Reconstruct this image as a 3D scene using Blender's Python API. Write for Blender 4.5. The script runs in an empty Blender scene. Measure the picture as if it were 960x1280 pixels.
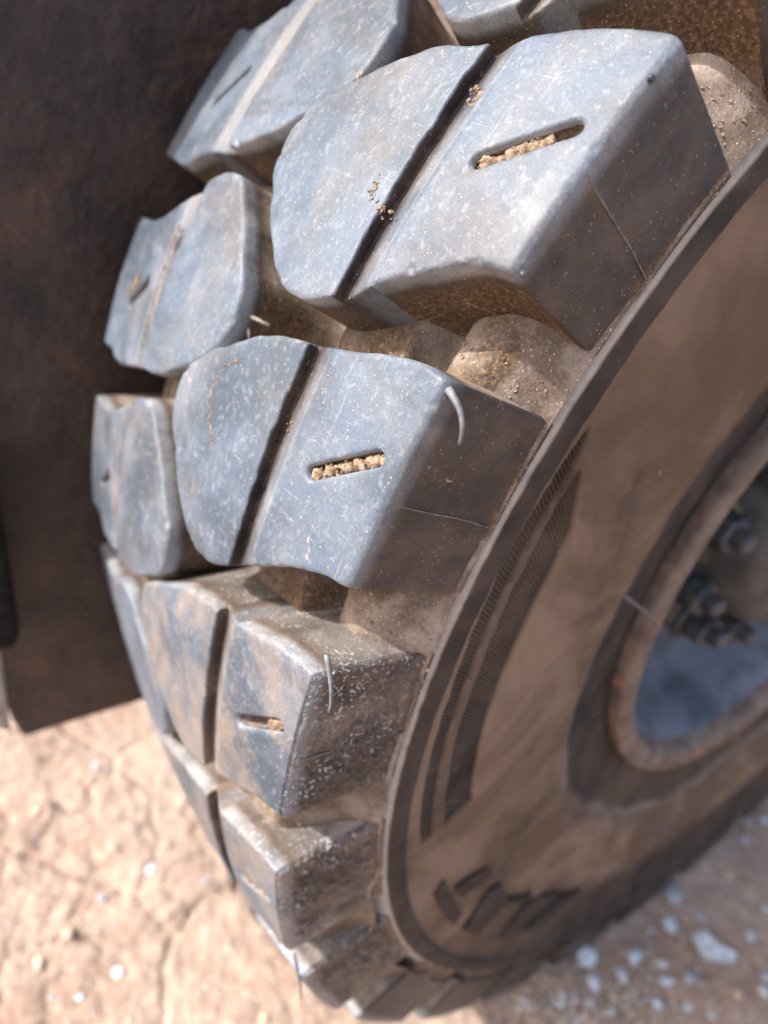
import bpy, bmesh, math, random
import numpy as np
from mathutils import Matrix, Vector, Quaternion

random.seed(7)
rng = np.random.default_rng(11)
C = bpy.context.scene.collection
sc = bpy.context.scene
S = 0.6                      # outer radius of the tyre in metres
AXLE = 0.965                 # axle height in tyre radii (loaded)
PITCH = 360.0 / 26.0         # angle from one tread block to the next
rad = math.radians

# ------------------------------------------------------------------ camera
cam_d = bpy.data.cameras.new('camera')
cam = bpy.data.objects.new('camera', cam_d)
C.objects.link(cam)
right = Vector((-0.81896055, 0.54808481, 0.1700196))
up = Vector((-0.16189859, -0.5049203, 0.84784688))
back = Vector((0.55053834, 0.66682722, 0.50224396))
m = Matrix((right, up, back)).transposed().to_4x4()
m.translation = Vector((1.20647876 * S, 0.32738047 * S, (0.53715895 + AXLE) * S))
cam.matrix_world = m
cam_d.sensor_width = 36
cam_d.lens = 36 * 911.98 / 1280
cam_d.clip_start = 0.01
cam_d.clip_end = 500
cam_d.dof.use_dof = True
cam_d.dof.focus_distance = 0.52 * S
cam_d.dof.aperture_fstop = 4.3
sc.camera = cam

# ------------------------------------------------------------------ light
SUN_EL, SUN_AZ = rad(43), rad(-22)          # azimuth counted from +X
sdir = Vector((math.cos(SUN_EL) * math.cos(SUN_AZ), math.cos(SUN_EL) * math.sin(SUN_AZ), math.sin(SUN_EL)))
w = bpy.data.worlds.new('World')
sc.world = w
w.use_nodes = True
nt = w.node_tree
bg = nt.nodes['Background']
sky = nt.nodes.new('ShaderNodeTexSky')
sky.sky_type = 'NISHITA'
sky.sun_disc = False
sky.sun_elevation = SUN_EL
sky.sun_rotation = math.pi / 2 - SUN_AZ
sky.air_density = 1.0
sky.dust_density = 5.0
nt.links.new(sky.outputs[0], bg.inputs[0])
bg.inputs[1].default_value = 0.15
sun_d = bpy.data.lights.new('sun', 'SUN')
sun_d.energy = 2.9
sun_d.angle = rad(0.5)
sun_d.color = (1.0, 0.965, 0.91)
sun = bpy.data.objects.new('sun', sun_d)
C.objects.link(sun)
sun.location = sdir * 5
sun.rotation_euler = (-sdir).to_track_quat('-Z', 'Y').to_euler()
sc.view_settings.view_transform = 'Standard'
sc.view_settings.look = 'None'
sc.view_settings.gamma = 1
sc.view_settings.use_curve_mapping = False
sc.view_settings.exposure = 1.2
sc.cycles.use_denoising = True
sc.cycles.max_bounces = 6


# ------------------------------------------------------------------ numpy noise
def _hash(ix, iy, iz, seed):
    h = (ix.astype(np.int64) * 374761393 + iy.astype(np.int64) * 668265263 + iz.astype(np.int64) * 2147483647 + seed * 974711) & 0xffffffff
    h = ((h ^ (h >> 13)) * 1274126177) & 0xffffffff
    h = ((h ^ (h >> 15)) * 2246822519) & 0xffffffff
    return ((h ^ (h >> 16)) & 0xffffff) / float(0xffffff) * 2 - 1


def vnoise(x, y, z, seed=0):
    x, y, z = np.broadcast_arrays(np.asarray(x, float), np.asarray(y, float), np.asarray(z, float))
    ix, iy, iz = np.floor(x), np.floor(y), np.floor(z)
    fx, fy, fz = x - ix, y - iy, z - iz
    fx, fy, fz = [f * f * f * (f * (f * 6 - 15) + 10) for f in (fx, fy, fz)]
    out = 0
    for dx in (0, 1):
        for dy in (0, 1):
            for dz in (0, 1):
                wgt = (fx if dx else 1 - fx) * (fy if dy else 1 - fy) * (fz if dz else 1 - fz)
                out = out + wgt * _hash(ix + dx, iy + dy, iz + dz, seed)
    return out


def fbm(x, y, z, octaves=4, seed=0, gain=0.5):
    a, s, o = 1.0, 1.0, 0
    for k in range(octaves):
        o = o + a * vnoise(np.asarray(x) * s + 17.3 * k, np.asarray(y) * s - 9.1 * k, np.asarray(z) * s + 3.7 * k, seed + k)
        a *= gain
        s *= 2.03
    return o


def sstep(a, b, x):
    t = np.clip((x - a) / (b - a), 0, 1)
    return t * t * (3 - 2 * t)


# ------------------------------------------------------------------ mesh helpers
def raw_mesh(name, verts, faces, smooth=True, attrs=None):
    """verts Nx3, faces Mx4 or Mx3 numpy array"""
    me = bpy.data.meshes.new(name)
    verts = np.asarray(verts, np.float32)
    faces = np.asarray(faces, np.int32)
    k = faces.shape[1]
    me.vertices.add(len(verts))
    me.vertices.foreach_set('co', verts.ravel())
    me.loops.add(faces.size)
    me.loops.foreach_set('vertex_index', faces.ravel())
    me.polygons.add(len(faces))
    me.polygons.foreach_set('loop_start', np.arange(0, faces.size, k, dtype=np.int32))
    me.polygons.foreach_set('loop_total', np.full(len(faces), k, np.int32))
    me.polygons.foreach_set('use_smooth', np.full(len(faces), smooth, bool))
    for an, av in (attrs or {}).items():
        a = me.attributes.new(an, 'FLOAT', 'POINT')
        a.data.foreach_set('value', np.asarray(av, np.float32))
    me.update(calc_edges=True)
    me.validate()
    return me


def put(name, me, mat=None, parent=None, matrix=None):
    o = bpy.data.objects.new(name, me)
    C.objects.link(o)
    if mat is not None and me is not None and not me.materials:
        me.materials.append(mat)
    if parent is not None:
        o.parent = parent
    if matrix is not None:
        o.matrix_local = matrix
    return o


def tag(o, label, cat=None, group=None, kind=None):
    o['label'] = label
    if cat:
        o['category'] = cat
    if group:
        o['group'] = group
    if kind:
        o['kind'] = kind
    return o


def grid_faces(n, mm, wrap=False):
    """faces of an n x m vertex grid (row index first); wrap joins last row to first"""
    i = np.arange(n if wrap else n - 1)
    j = np.arange(mm - 1)
    I, J = np.meshgrid(i, j, indexing='ij')
    I2 = (I + 1) % n
    return np.stack([I * mm + J, I2 * mm + J, I2 * mm + J + 1, I * mm + J + 1], -1).reshape(-1, 4)


def tube(name, pts, radii, seg=8, closed=True):
    pts = [Vector(p) for p in pts]
    bm = bmesh.new()
    rings = []
    for i, p in enumerate(pts):
        t = (pts[min(i + 1, len(pts) - 1)] - pts[max(i - 1, 0)]).normalized()
        a = t.orthogonal().normalized()
        if i:
            a = (prev - t * prev.dot(t)).normalized()
        prev = a
        b = t.cross(a)
        rings.append([bm.verts.new(p + (a * math.cos(2 * math.pi * k / seg) + b * math.sin(2 * math.pi * k / seg)) * radii[i]) for k in range(seg)])
    for r0, r1 in zip(rings[:-1], rings[1:]):
        for k in range(seg):
            bm.faces.new((r0[k], r0[(k + 1) % seg], r1[(k + 1) % seg], r1[k]))
    if closed:
        bm.faces.new(rings[0][::-1])
        bm.faces.new(rings[-1])
    me = bpy.data.meshes.new(name)
    bm.to_mesh(me)
    bm.free()
    me.polygons.foreach_set('use_smooth', [True] * len(me.polygons))
    return me


def lathe(name, prof, n=360, attrs=None):
    """revolve [(y, r)] round the Y axis"""
    prof = np.asarray(prof, float)
    th = np.linspace(0, 2 * np.pi, n, endpoint=False)
    Y = np.broadcast_to(prof[None, :, 0], (n, len(prof)))
    R = np.broadcast_to(prof[None, :, 1], (n, len(prof)))
    T = np.broadcast_to(th[:, None], R.shape)
    v = np.stack([R * np.cos(T), Y, R * np.sin(T)], -1).reshape(-1, 3) * S
    return raw_mesh(name, v, grid_faces(n, len(prof), True))


def spline(pts, n=10):
    """open Catmull-Rom through pts"""
    P = np.asarray(pts, float)
    P = np.vstack([2 * P[0] - P[1], P, 2 * P[-1] - P[-2]])
    out = []
    for i in range(1, len(P) - 2):
        for t in np.linspace(0, 1, n, endpoint=False):
            a, b, c, d = P[i - 1:i + 3]
            out.append(0.5 * ((2 * b) + (c - a) * t + (2 * a - 5 * b + 4 * c - d) * t ** 2 + (3 * b - a - 3 * c + d) * t ** 3))
    out.append(P[-2])
    return np.array(out)


# ------------------------------------------------------------------ materials
class N:
    """small wrapper round a node tree"""

    def __init__(self, name):
        self.mat = bpy.data.materials.new(name)
        self.mat.use_nodes = True
        self.t = self.mat.node_tree
        self.b = self.t.nodes['Principled BSDF']

    def n(self, typ, **kw):
        nd = self.t.nodes.new(typ)
        for k, v in kw.items():
            if k.startswith('i_'):
                key = k[2:]
                nd.inputs[int(key) if key.isdigit() else key.replace('_', ' ')].default_value = v
            else:
                setattr(nd, k, v)
        return nd

    def l(self, a, b):
        self.t.links.new(a, b)

    def coords(self, rnd=True):
        tc = self.n('ShaderNodeTexCoord')
        if not rnd:
            return tc.outputs['Object']
        oi = self.n('ShaderNodeObjectInfo')
        mul = self.n('ShaderNodeMath', operation='MULTIPLY', i_1=37.0)
        self.l(oi.outputs['Random'], mul.inputs[0])
        add = self.n('ShaderNodeVectorMath', operation='ADD')
        self.l(tc.outputs['Object'], add.inputs[0])
        self.l(mul.outputs[0], add.inputs[1])
        return add.outputs[0]

    def noise(self, co, scale, detail=4, rough=0.55, dist=0.0, lo=None, hi=None, stretch=None):
        if stretch:
            mp = self.n('ShaderNodeMapping')
            mp.inputs['Scale'].default_value = stretch
            self.l(co, mp.inputs[0])
            co = mp.outputs[0]
        nd = self.n('ShaderNodeTexNoise')
        nd.inputs['Scale'].default_value = scale
        nd.inputs['Detail'].default_value = detail
        nd.inputs['Roughness'].default_value = rough
        nd.inputs['Distortion'].default_value = dist
        self.l(co, nd.inputs['Vector'])
        o = nd.outputs['Fac']
        return o if lo is None else self.rng(o, lo, hi)

    def rng(self, v, lo, hi, a=0.0, b=1.0):
        mr = self.n('ShaderNodeMapRange', interpolation_type='SMOOTHSTEP')
        mr.inputs[1].default_value = lo
        mr.inputs[2].default_value = hi
        mr.inputs[3].default_value = a
        mr.inputs[4].default_value = b
        self.l(v, mr.inputs[0])
        return mr.outputs[0]

    def attr(self, name):
        return self.n('ShaderNodeAttribute', attribute_name=name).outputs['Fac']

    def m(self, op, a, b=None):
        nd = self.n('ShaderNodeMath', operation=op)
        for i, v in enumerate((a, b)):
            if v is None:
                continue
            if isinstance(v, (int, float)):
                nd.inputs[i].default_value = v
            else:
                self.l(v, nd.inputs[i])
        return nd.outputs[0]

    def mix(self, f, a, b, blend='MIX'):
        nd = self.n('ShaderNodeMix', data_type='RGBA', blend_type=blend)
        for i, v in ((0, f), (6, a), (7, b)):
            if isinstance(v, (int, float)):
                nd.inputs[i].default_value = v
            elif isinstance(v, (tuple, list)):
                nd.inputs[i].default_value = (*v, 1) if len(v) == 3 else v
            else:
                self.l(v, nd.inputs[i])
        return nd.outputs[2]

    def bump(self, h, strength=0.5, dist=0.001, prev=None):
        nd = self.n('ShaderNodeBump')
        nd.inputs['Strength'].default_value = strength
        nd.inputs['Distance'].default_value = dist
        self.l(h, nd.inputs['Height'])
        if prev is not None:
            self.l(prev, nd.inputs['Normal'])
        return nd.outputs[0]

    def out(self, color=None, rough=None, normal=None, **kw):
        for key, v in (('Base Color', color), ('Roughness', rough)):
            if v is None:
                continue
            if isinstance(v, (int, float)):
                self.b.inputs[key].default_value = v
            elif isinstance(v, (tuple, list)):
                self.b.inputs[key].default_value = (*v, 1)
            else:
                self.l(v, self.b.inputs[key])
        if normal is not None:
            self.l(normal, self.b.inputs['Normal'])
        for k, v in kw.items():
            self.b.inputs[k.replace('_', ' ')].default_value = v
        return self.mat


def tread_rubber(name, pebbly=0.0):
    """worn blue-grey crown, brown unworn flanks, soil in the low places"""
    q = N(name)
    co = q.coords()
    wear, depth, flank, edge = q.attr('wear'), q.attr('depth'), q.attr('flank'), q.attr('edge')
    big = q.noise(co, 9, 4, 0.6, 0.4)
    mid = q.noise(co, 38, 5, 0.62, 0.2)
    fine = q.noise(co, 260, 3, 0.6)
    grain = q.noise(co, 900, 2, 0.5)
    streak = q.noise(co, 22, 4, 0.6, 0.6, stretch=(1, 0.45, 1))
    # rubber itself
    worn = q.mix(q.rng(big, 0.40, 0.60), (0.042, 0.059, 0.085), (0.082, 0.110, 0.153))
    worn = q.mix(q.m('MULTIPLY', q.rng(streak, 0.53, 0.62), 0.6), worn, (0.045, 0.058, 0.080))
    worn = q.mix(q.m('MULTIPLY', q.rng(mid, 0.52, 0.70), 0.28), worn, (0.185, 0.22, 0.27))
    worn = q.mix(q.m('MULTIPLY', q.rng(fine, 0.52, 0.72), 0.4), worn, (0.235, 0.26, 0.295))
    raw = q.mix(q.rng(mid, 0.35, 0.7), (0.024, 0.018, 0.018), (0.066, 0.045, 0.039))
    col = q.mix(wear, raw, worn)
    # pale scuffed rim along the worn edge
    col = q.mix(q.m('MULTIPLY', edge, q.rng(mid, 0.3, 0.65, 0.25, 0.8)), col, (0.32, 0.34, 0.36))
    # film of dust
    film = q.m('MULTIPLY', q.rng(q.noise(co, 13, 8, 0.72, 0.5), 0.40, 0.68), 0.20 + 0.40 * pebbly)
    col = q.mix(film, col, (0.30, 0.225, 0.165))
    # soil packed in the low places
    low = q.rng(depth, 0.62, 0.92)
    wall = q.rng(depth, 0.03, 0.25)
    gran = q.noise(co, 480, 4, 0.7)
    wallc = q.mix(q.rng(gran, 0.42, 0.62), (0.060, 0.034, 0.017), (0.17, 0.10, 0.052))
    wallc = q.mix(q.rng(gran, 0.62, 0.72), wallc, (0.46, 0.32, 0.20))
    col = q.mix(q.m('MULTIPLY', wall, q.rng(q.noise(co, 30, 4, 0.6, 0.3), 0.25, 0.6, 0.35, 0.95)), col, wallc)
    geo = q.n('ShaderNodeNewGeometry')
    sx = q.n('ShaderNodeSeparateXYZ')
    q.l(geo.outputs['Normal'], sx.inputs[0])
    upf = q.rng(q.m('ADD', sx.outputs[2], q.m('MULTIPLY', mid, 0.3)), 0.45, 0.95)
    settled = q.mix(q.rng(mid, 0.38, 0.65), (0.19, 0.145, 0.115), (0.36, 0.30, 0.25))
    if pebbly:
        settled = q.mix(q.rng(mid, 0.38, 0.65), (0.095, 0.085, 0.078), (0.20, 0.18, 0.165))
    settled = q.mix(q.rng(gran, 0.62, 0.72), settled, (0.50, 0.42, 0.35))
    col = q.mix(q.m('MULTIPLY', wall, q.m('MULTIPLY', upf, 0.85)), col, settled)
    lowm = q.m('MULTIPLY', low, q.rng(q.noise(co, 26, 5, 0.65, 0.5), 0.28, 0.60, 0.5, 0.95))
    soil = q.mix(q.rng(mid, 0.38, 0.62), (0.125, 0.088, 0.067), (0.29, 0.232, 0.193))
    soil = q.mix(q.m('MULTIPLY', q.rng(gran, 0.40, 0.66), 0.2), soil, (0.40, 0.31, 0.24))
    soil = q.mix(q.m('MULTIPLY', q.rng(gran, 0.67, 0.74), 0.7), soil, (0.60, 0.47, 0.36))
    col = q.mix(lowm, col, soil)
    # pores and fine scratches
    col = q.mix(1.0, col, q.mix(q.rng(grain, 0.3, 0.7), (0.87, 0.87, 0.87), (1.14, 1.14, 1.14)), 'MULTIPLY')
    scr1 = q.rng(q.noise(co, 620, 2, 0.5, 0.0, stretch=(0.5, 1, 0.035)), 0.66, 0.72)
    scr2 = q.rng(q.noise(co, 560, 2, 0.5, 0.0, stretch=(0.5, 0.05, 0.8)), 0.68, 0.73)
    col = q.mix(q.m('MULTIPLY', q.m('MULTIPLY', q.m('MAXIMUM', scr1, scr2), wear), q.rng(big, 0.45, 0.6, 0.0, 0.26)), col, (0.30, 0.31, 0.33))
    # splashes of dry soil, and loose bright grains
    spl = q.m('MULTIPLY', q.rng(q.noise(co, 45, 6, 0.7, 1.2), 0.66, 0.72), 0.8)
    col = q.mix(spl, col, (0.46, 0.33, 0.235))
    vo = q.n('ShaderNodeTexVoronoi', feature='F1')
    vo.inputs['Scale'].default_value = 700
    q.l(co, vo.inputs['Vector'])
    sp = q.n('ShaderNodeSeparateColor')
    q.l(vo.outputs['Color'], sp.inputs[0])
    pick = q.m('GREATER_THAN', q.m('ADD', sp.outputs[0], q.m('MULTIPLY', q.rng(mid, 0.35, 0.7), 0.09)), 0.915)
    dot = q.m('MULTIPLY', pick, q.rng(q.m('ADD', vo.outputs['Distance'], q.m('MULTIPLY', sp.outputs[1], 0.2)), 0.40, 0.25))
    dots = q.m('MULTIPLY', dot, q.m('ADD', q.m('MULTIPLY', low, 0.5), 0.42))
    col = q.mix(dots, col, (0.62, 0.48, 0.36))
    rough = q.m('ADD', q.rng(mid, 0.3, 0.7, 0.48, 0.64), q.m('MULTIPLY', low, 0.25))
    rough = q.m('SUBTRACT', rough, q.m('MULTIPLY', flank, 0.02 + 0.24 * pebbly))
    nb = q.bump(mid, 0.04, 0.002)
    nb = q.bump(fine, 0.30, 0.0006, nb)
    nb = q.bump(grain, 0.35, 0.0003, nb)
    nb = q.bump(dots, 0.5, 0.001, nb)
    nb = q.bump(q.m('MULTIPLY', gran, wall), 0.55, 0.0012, nb)
    pn = q.noise(co, 230, 3, 0.6, 0.5)
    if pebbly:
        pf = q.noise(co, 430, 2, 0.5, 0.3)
        glint = q.m('MULTIPLY', q.rng(pf, 0.582, 0.64), q.rng(q.noise(co, 28, 4, 0.6, 0.4), 0.38, 0.62))
        glint = q.m('MULTIPLY', glint, q.m('MAXIMUM', q.m('MAXIMUM', flank, edge), q.m('MULTIPLY', wall, upf)))
        col = q.mix(q.m('MULTIPLY', glint, 0.85), col, (0.46, 0.45, 0.46))  # sun glints coloured in as pale specks on flanks, edges and upward walls
    lump = q.m('MULTIPLY', pn, flank)
    nb = q.bump(lump, 0.3 + 0.7 * pebbly, 0.0008 + 0.0020 * pebbly, nb)
    return q.out(col, rough, nb, Specular_IOR_Level=0.42)


def sidewall_rubber():
    q = N('dusty_sidewall_rubber')
    co = q.coords(False)
    clean = q.attr('clean')
    big = q.noise(co, 7, 5, 0.6, 0.5)
    mid = q.noise(co, 30, 5, 0.62, 0.4)
    fine = q.noise(co, 240, 3, 0.6)
    dust = q.mix(q.rng(big, 0.38, 0.62), (0.128, 0.085, 0.058), (0.245, 0.170, 0.121))
    dust = q.mix(q.m('MULTIPLY', q.rng(mid, 0.5, 0.72), 0.5), dust, (0.18, 0.138, 0.115))
    rub = q.mix(mid, (0.013, 0.012, 0.014), (0.042, 0.036, 0.037))
    wipe = q.rng(q.noise(co, 9, 6, 0.68, 0.9), 0.56, 0.70, 0.0, 0.38)
    f = q.m('MAXIMUM', wipe, q.m('MULTIPLY', clean, q.rng(mid, 0.3, 0.75, 1.0, 0.75)))
    col = q.mix(f, dust, rub)
    col = q.mix(q.m('MULTIPLY', q.attr('pale'), 0.9), col, q.mix(fine, (0.30, 0.26, 0.225), (0.56, 0.50, 0.44)))
    col = q.mix(q.m('MULTIPLY', q.rng(q.noise(co, 60, 5, 0.7, 1.0), 0.66, 0.72), 0.6), col, (0.42, 0.30, 0.21))
    nb = q.bump(mid, 0.2, 0.003)
    nb = q.bump(fine, 0.35, 0.0007, nb)
    return q.out(col, q.rng(f, 0, 1, 0.85, 0.62), nb, Specular_IOR_Level=0.14)


def simple(name, c1, c2, scale=30, rough=0.7, bump=0.3, bdist=0.001, metallic=0.0, rust=None, rust_amt=(0.58, 0.68), rnd=True):
    q = N(name)
    co = q.coords(rnd)
    a = q.noise(co, scale, 5, 0.62, 0.3)
    b = q.noise(co, scale * 7, 3, 0.6)
    col = q.mix(q.rng(a, 0.3, 0.7), c1, c2)
    if rust:
        col = q.mix(q.rng(q.noise(co, scale * 0.6, 6, 0.7, 0.6), *rust_amt), col, rust)
    nb = q.bump(a, bump, bdist * 2)
    nb = q.bump(b, bump, bdist, nb)
    return q.out(col, rough, nb, Metallic=metallic)


M_TREAD = tread_rubber('worn_tread_rubber')
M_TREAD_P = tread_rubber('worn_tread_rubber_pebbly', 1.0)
M_SIDE = sidewall_rubber()
M_FLANGE = simple('rusty_rim_edge', (0.115, 0.080, 0.062), (0.235, 0.178, 0.145), 45, 0.68, 0.45, 0.0012, 0.15, (0.45, 0.19, 0.075), (0.60, 0.68))
M_BARREL = simple('grey_rim_paint', (0.075, 0.082, 0.10), (0.19, 0.20, 0.225), 18, 0.5, 0.3, 0.001, 0.25, (0.06, 0.045, 0.04), (0.60, 0.75))
M_HUB = simple('dirty_hub_paint', (0.030, 0.028, 0.026), (0.080, 0.074, 0.066), 30, 0.65, 0.4, 0.001, 0.0, (0.27, 0.23, 0.06), (0.60, 0.65))
M_NUT = simple('dark_steel', (0.045, 0.047, 0.055), (0.12, 0.12, 0.13), 90, 0.45, 0.3, 0.0006, 0.5)
M_PLATE = simple('rust_dark_plate', (0.022, 0.0155, 0.0135), (0.062, 0.041, 0.033), 14, 0.66, 0.8, 0.003, 0.0, (0.105, 0.052, 0.034), (0.50, 0.80))
M_EDGE = simple('scuffed_plate_edge', (0.20, 0.18, 0.16), (0.42, 0.38, 0.34), 40, 0.6, 0.4, 0.001)
M_PAD = simple('black_rubber', (0.007, 0.007, 0.008), (0.022, 0.021, 0.021), 60, 0.8, 0.6, 0.0018)
M_PAD.node_tree.nodes['Principled BSDF'].inputs['Specular IOR Level'].default_value = 0.12
M_WHISK = simple('rubber_whisker', (0.085, 0.09, 0.10), (0.18, 0.185, 0.20), 200, 0.5, 0.2, 0.0004)
M_SOIL = simple('dry_soil', (0.17, 0.10, 0.06), (0.56, 0.42, 0.30), 320, 0.9, 0.8, 0.0016)
M_SEAM = simple('dusty_seam', (0.10, 0.085, 0.08), (0.24, 0.20, 0.175), 300, 0.8, 0.3, 0.0004)
M_TWIG = simple('pale_twig', (0.26, 0.20, 0.16), (0.46, 0.38, 0.32), 300, 0.8, 0.5, 0.0005)

# ------------------------------------------------------------------ ground
gx = np.concatenate([-np.geomspace(1.25, 120, 40)[::-1], np.arange(-1.2, 1.3, 0.0045), np.geomspace(1.33, 120, 40)])
gy = np.concatenate([-np.geomspace(1.45, 120, 40)[::-1], np.arange(-1.4, 0.62, 0.0045), np.geomspace(0.66, 120, 40)])
GX, GY = np.meshgrid(gx, gy, indexing='ij')


def cells(x, y, sc_, seed):
    """distance to the nearest cell border and a value per cell"""
    x, y = np.asarray(x, float) * sc_, np.asarray(y, float) * sc_
    ix, iy = np.floor(x), np.floor(y)
    d1 = np.full(x.shape, 9.0)
    d2 = np.full(x.shape, 9.0)
    idv = np.zeros(x.shape)
    for dx in (-1, 0, 1):
        for dy in (-1, 0, 1):
            cx, cy = ix + dx, iy + dy
            px = cx + 0.5 + 0.45 * _hash(cx, cy, cx * 0, seed)
            py = cy + 0.5 + 0.45 * _hash(cx, cy, cx * 0, seed + 1)
            d = np.hypot(px - x, py - y)
            nearer = d < d1
            d2 = np.where(nearer, d1, np.minimum(d2, d))
            idv = np.where(nearer, _hash(cx, cy, cx * 0, seed + 2), idv)
            d1 = np.where(nearer, d, d1)
    return d2 - d1, idv


def ground_z(x, y):
    warp = 0.03 * fbm(x * 9, y * 9, 5.0, 3, 41)
    e1, v1 = cells(x + warp * 0.8, y - warp * 0.8, 7.5, 301)
    e2, v2 = cells(x - warp * 0.5, y + warp * 0.5, 21.0, 311)
    crack = sstep(0.0, 0.07, e1) - 1
    crack2 = (sstep(0.0, 0.16, e2) - 1) * sstep(-0.1, 0.4, v1)
    left = sstep(0.05, -0.25, y) * sstep(0.15, 0.4, x)            # broken crust by the plate
    z = 0.005 * fbm(x * 6, y * 6, 1.0, 3, 31) + 0.0020 * fbm(x * 55, y * 55, 0.0, 4, 33, 0.7)
    z = z + left * (0.0065 * crack + 0.0028 * crack2 + 0.004 * v1 + 0.0022 * v2 * sstep(-0.1, 0.4, v1))
    fade = sstep(3.0, 1.3, np.hypot(x, y))
    return z * (0.25 + 0.75 * fade) - 0.002


GZ = ground_z(GX, GY)
me = raw_mesh('ground', np.stack([GX, GY, GZ], -1).reshape(-1, 3), grid_faces(len(gx), len(gy)))
q = N('packed_earth')
co = q.coords(False)
a = q.noise(co, 5, 6, 0.65, 0.4)
b = q.noise(co, 55, 5, 0.65, 0.2)
c = q.noise(co, 330, 3, 0.6)
col = q.mix(q.rng(a, 0.33, 0.67), (0.245, 0.160, 0.120), (0.375, 0.275, 0.218))
col = q.mix(q.m('MULTIPLY', q.rng(b, 0.45, 0.7), 0.6), col, (0.50, 0.39, 0.30))
col = q.mix(q.m('MULTIPLY', q.rng(c, 0.5, 0.75), 0.4), col, (0.22, 0.14, 0.095))
vo = q.n('ShaderNodeTexVoronoi', feature='F1')
vo.inputs['Scale'].default_value = 190
q.l(co, vo.inputs['Vector'])
sp = q.n('ShaderNodeSeparateColor')
q.l(vo.outputs['Color'], sp.inputs[0])
dot = q.m('MULTIPLY', q.m('GREATER_THAN', sp.outputs[0], 0.86), q.rng(vo.outputs['Distance'], 0.45, 0.25))
col = q.mix(q.m('MULTIPLY', dot, 0.8), col, q.mix(sp.outputs[1], (0.38, 0.40, 0.44), (0.58, 0.50, 0.42)))
nb = q.bump(b, 0.6, 0.010)
nb = q.bump(c, 0.5, 0.0018, nb)
nb = q.bump(dot, 0.6, 0.002, nb)
M_GROUND = q.out(col, 0.92, nb)
put('ground', me, M_GROUND)['kind'] = 'structure'

# ------------------------------------------------------------------ machine side (left of the tyre)
machine = bpy.data.objects.new('machine_side', None)
C.objects.link(machine)
machine.location = (0.5 * S, -0.68 * S, 0)
tag(machine, 'dark rust-stained steel side of the machine standing behind the tyre', 'vehicle body')
base = Vector(machine.location)


def slab(name, corners_xz, y0, y1, mat, cut=0.004, parent=machine, seg=2):
    """plate with an outline in X-Z and thickness from y0 to y1, bevelled edges (radii units)"""
    bm = bmesh.new()
    vs = [bm.verts.new((x * S - base.x, y0 * S - base.y, z * S)) for x, z in corners_xz]
    f = bm.faces.new(vs)
    r = bmesh.ops.extrude_face_region(bm, geom=[f])
    bmesh.ops.translate(bm, vec=(0, (y1 - y0) * S, 0), verts=[v for v in r['geom'] if isinstance(v, bmesh.types.BMVert)])
    bmesh.ops.recalc_face_normals(bm, faces=bm.faces[:])
    bmesh.ops.bevel(bm, geom=bm.edges[:], offset=cut * S, segments=seg, affect='EDGES', profile=0.5)
    mm_ = bpy.data.meshes.new(name)
    bm.to_mesh(mm_)
    bm.free()
    return put(name, mm_, mat, parent)


zb = AXLE - 0.505
o = slab('side_plate', [(1.085, zb - 0.03), (1.10, zb + 0.02), (1.10, 3.2), (-3.2, 3.2), (-3.2, zb - 0.02)], -0.70, -0.66, M_PLATE, 0.006)
o = slab('plate_edge', [(1.103, zb - 0.01), (1.122, zb + 0.005), (1.122, 3.2), (1.103, 3.2)], -0.698, -0.662, M_EDGE, 0.004)
o = slab('rubber_pad', [(1.080, AXLE - 0.26), (1.092, AXLE - 0.285), (1.14, AXLE - 0.27), (1.16, AXLE - 0.2), (1.16, AXLE + 0.03), (1.100, AXLE + 0.06), (1.088, AXLE - 0.02)], -0.655, -0.60, M_PAD, 0.012, seg=3)

# ------------------------------------------------------------------ wheel
YC = -0.28
wheel = bpy.data.objects.new('wheel', None)
C.objects.link(wheel)
wheel.location = (0, YC * S, 0)
tag(wheel, 'worn dusty rubber tyre with chunky tread blocks on a rusty steel rim', 'wheel')
AX = Matrix.Translation((0, -YC * S, AXLE * S))       # axle frame inside the wheel

NEAR_C = 6.2 + 24.0            # first block in the picture, angle up from the forward horizontal
FAR_C = -5.8 + 24.0 + PITCH


def rtop(v):
    return 1 - 0.025 * ((np.minimum(v, 0.004) + 0.28) / 0.28) ** 2


def floor_r(th, v):
    """tread floor radius; th in degrees (wheel frame, forward = 0), v axial"""
    out = np.full(np.broadcast(th, v).shape, 0.885)
    tn = np.clip((v + 0.075) / 0.075, 0, 1)
    tf = np.clip((-0.485 - v) / 0.075, 0, 1)
    for cc, vv in ((NEAR_C, v), (FAR_C, -0.56 - v)):
        g = (th - (cc - PITCH / 2) + PITCH / 2) % PITCH - PITCH / 2   # 0 in the middle of a gap
        g = g if cc == NEAR_C else -g
        wob = 0.003 * fbm(th * 0.6, vv * 60, 0.0, 2, 5)
        b1 = 0.050 * sstep(-0.245, -0.18, vv) * sstep(-0.086, -0.106, vv + wob) * (1 - 0.03 * np.abs(g - 1))
        b2 = 0.034 * sstep(-0.098, -0.064, vv + wob) * sstep(0.016, -0.045, vv) * (1 - 0.012 * (g - 1) ** 2)
        out = out + np.where(vv > -0.28, b1 + b2, 0)
    fill = 0.957 + 0.022 * sstep(-8, -16, th) + 0.006 * fbm(th * 0.35, v * 30, 2.0, 3, 6) - 0.075 * sstep(-0.055, 0.0, v) - 0.075 * sstep(-0.505, -0.56, v)
    fill = 0.80 + (fill - 0.80) * sstep(6, -3, th) * sstep(-135, -100, th)
    out = np.maximum(out, fill)
    out = out - 0.026 * np.maximum(tn, tf) ** 2.2
    return out


def theta_grid(fine0, fine1, fs, cs):
    a_ = np.arange(fine0, fine1, fs)
    b_ = np.arange(fine1, fine0 + 360, cs)
    return np.concatenate([a_, b_])


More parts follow.
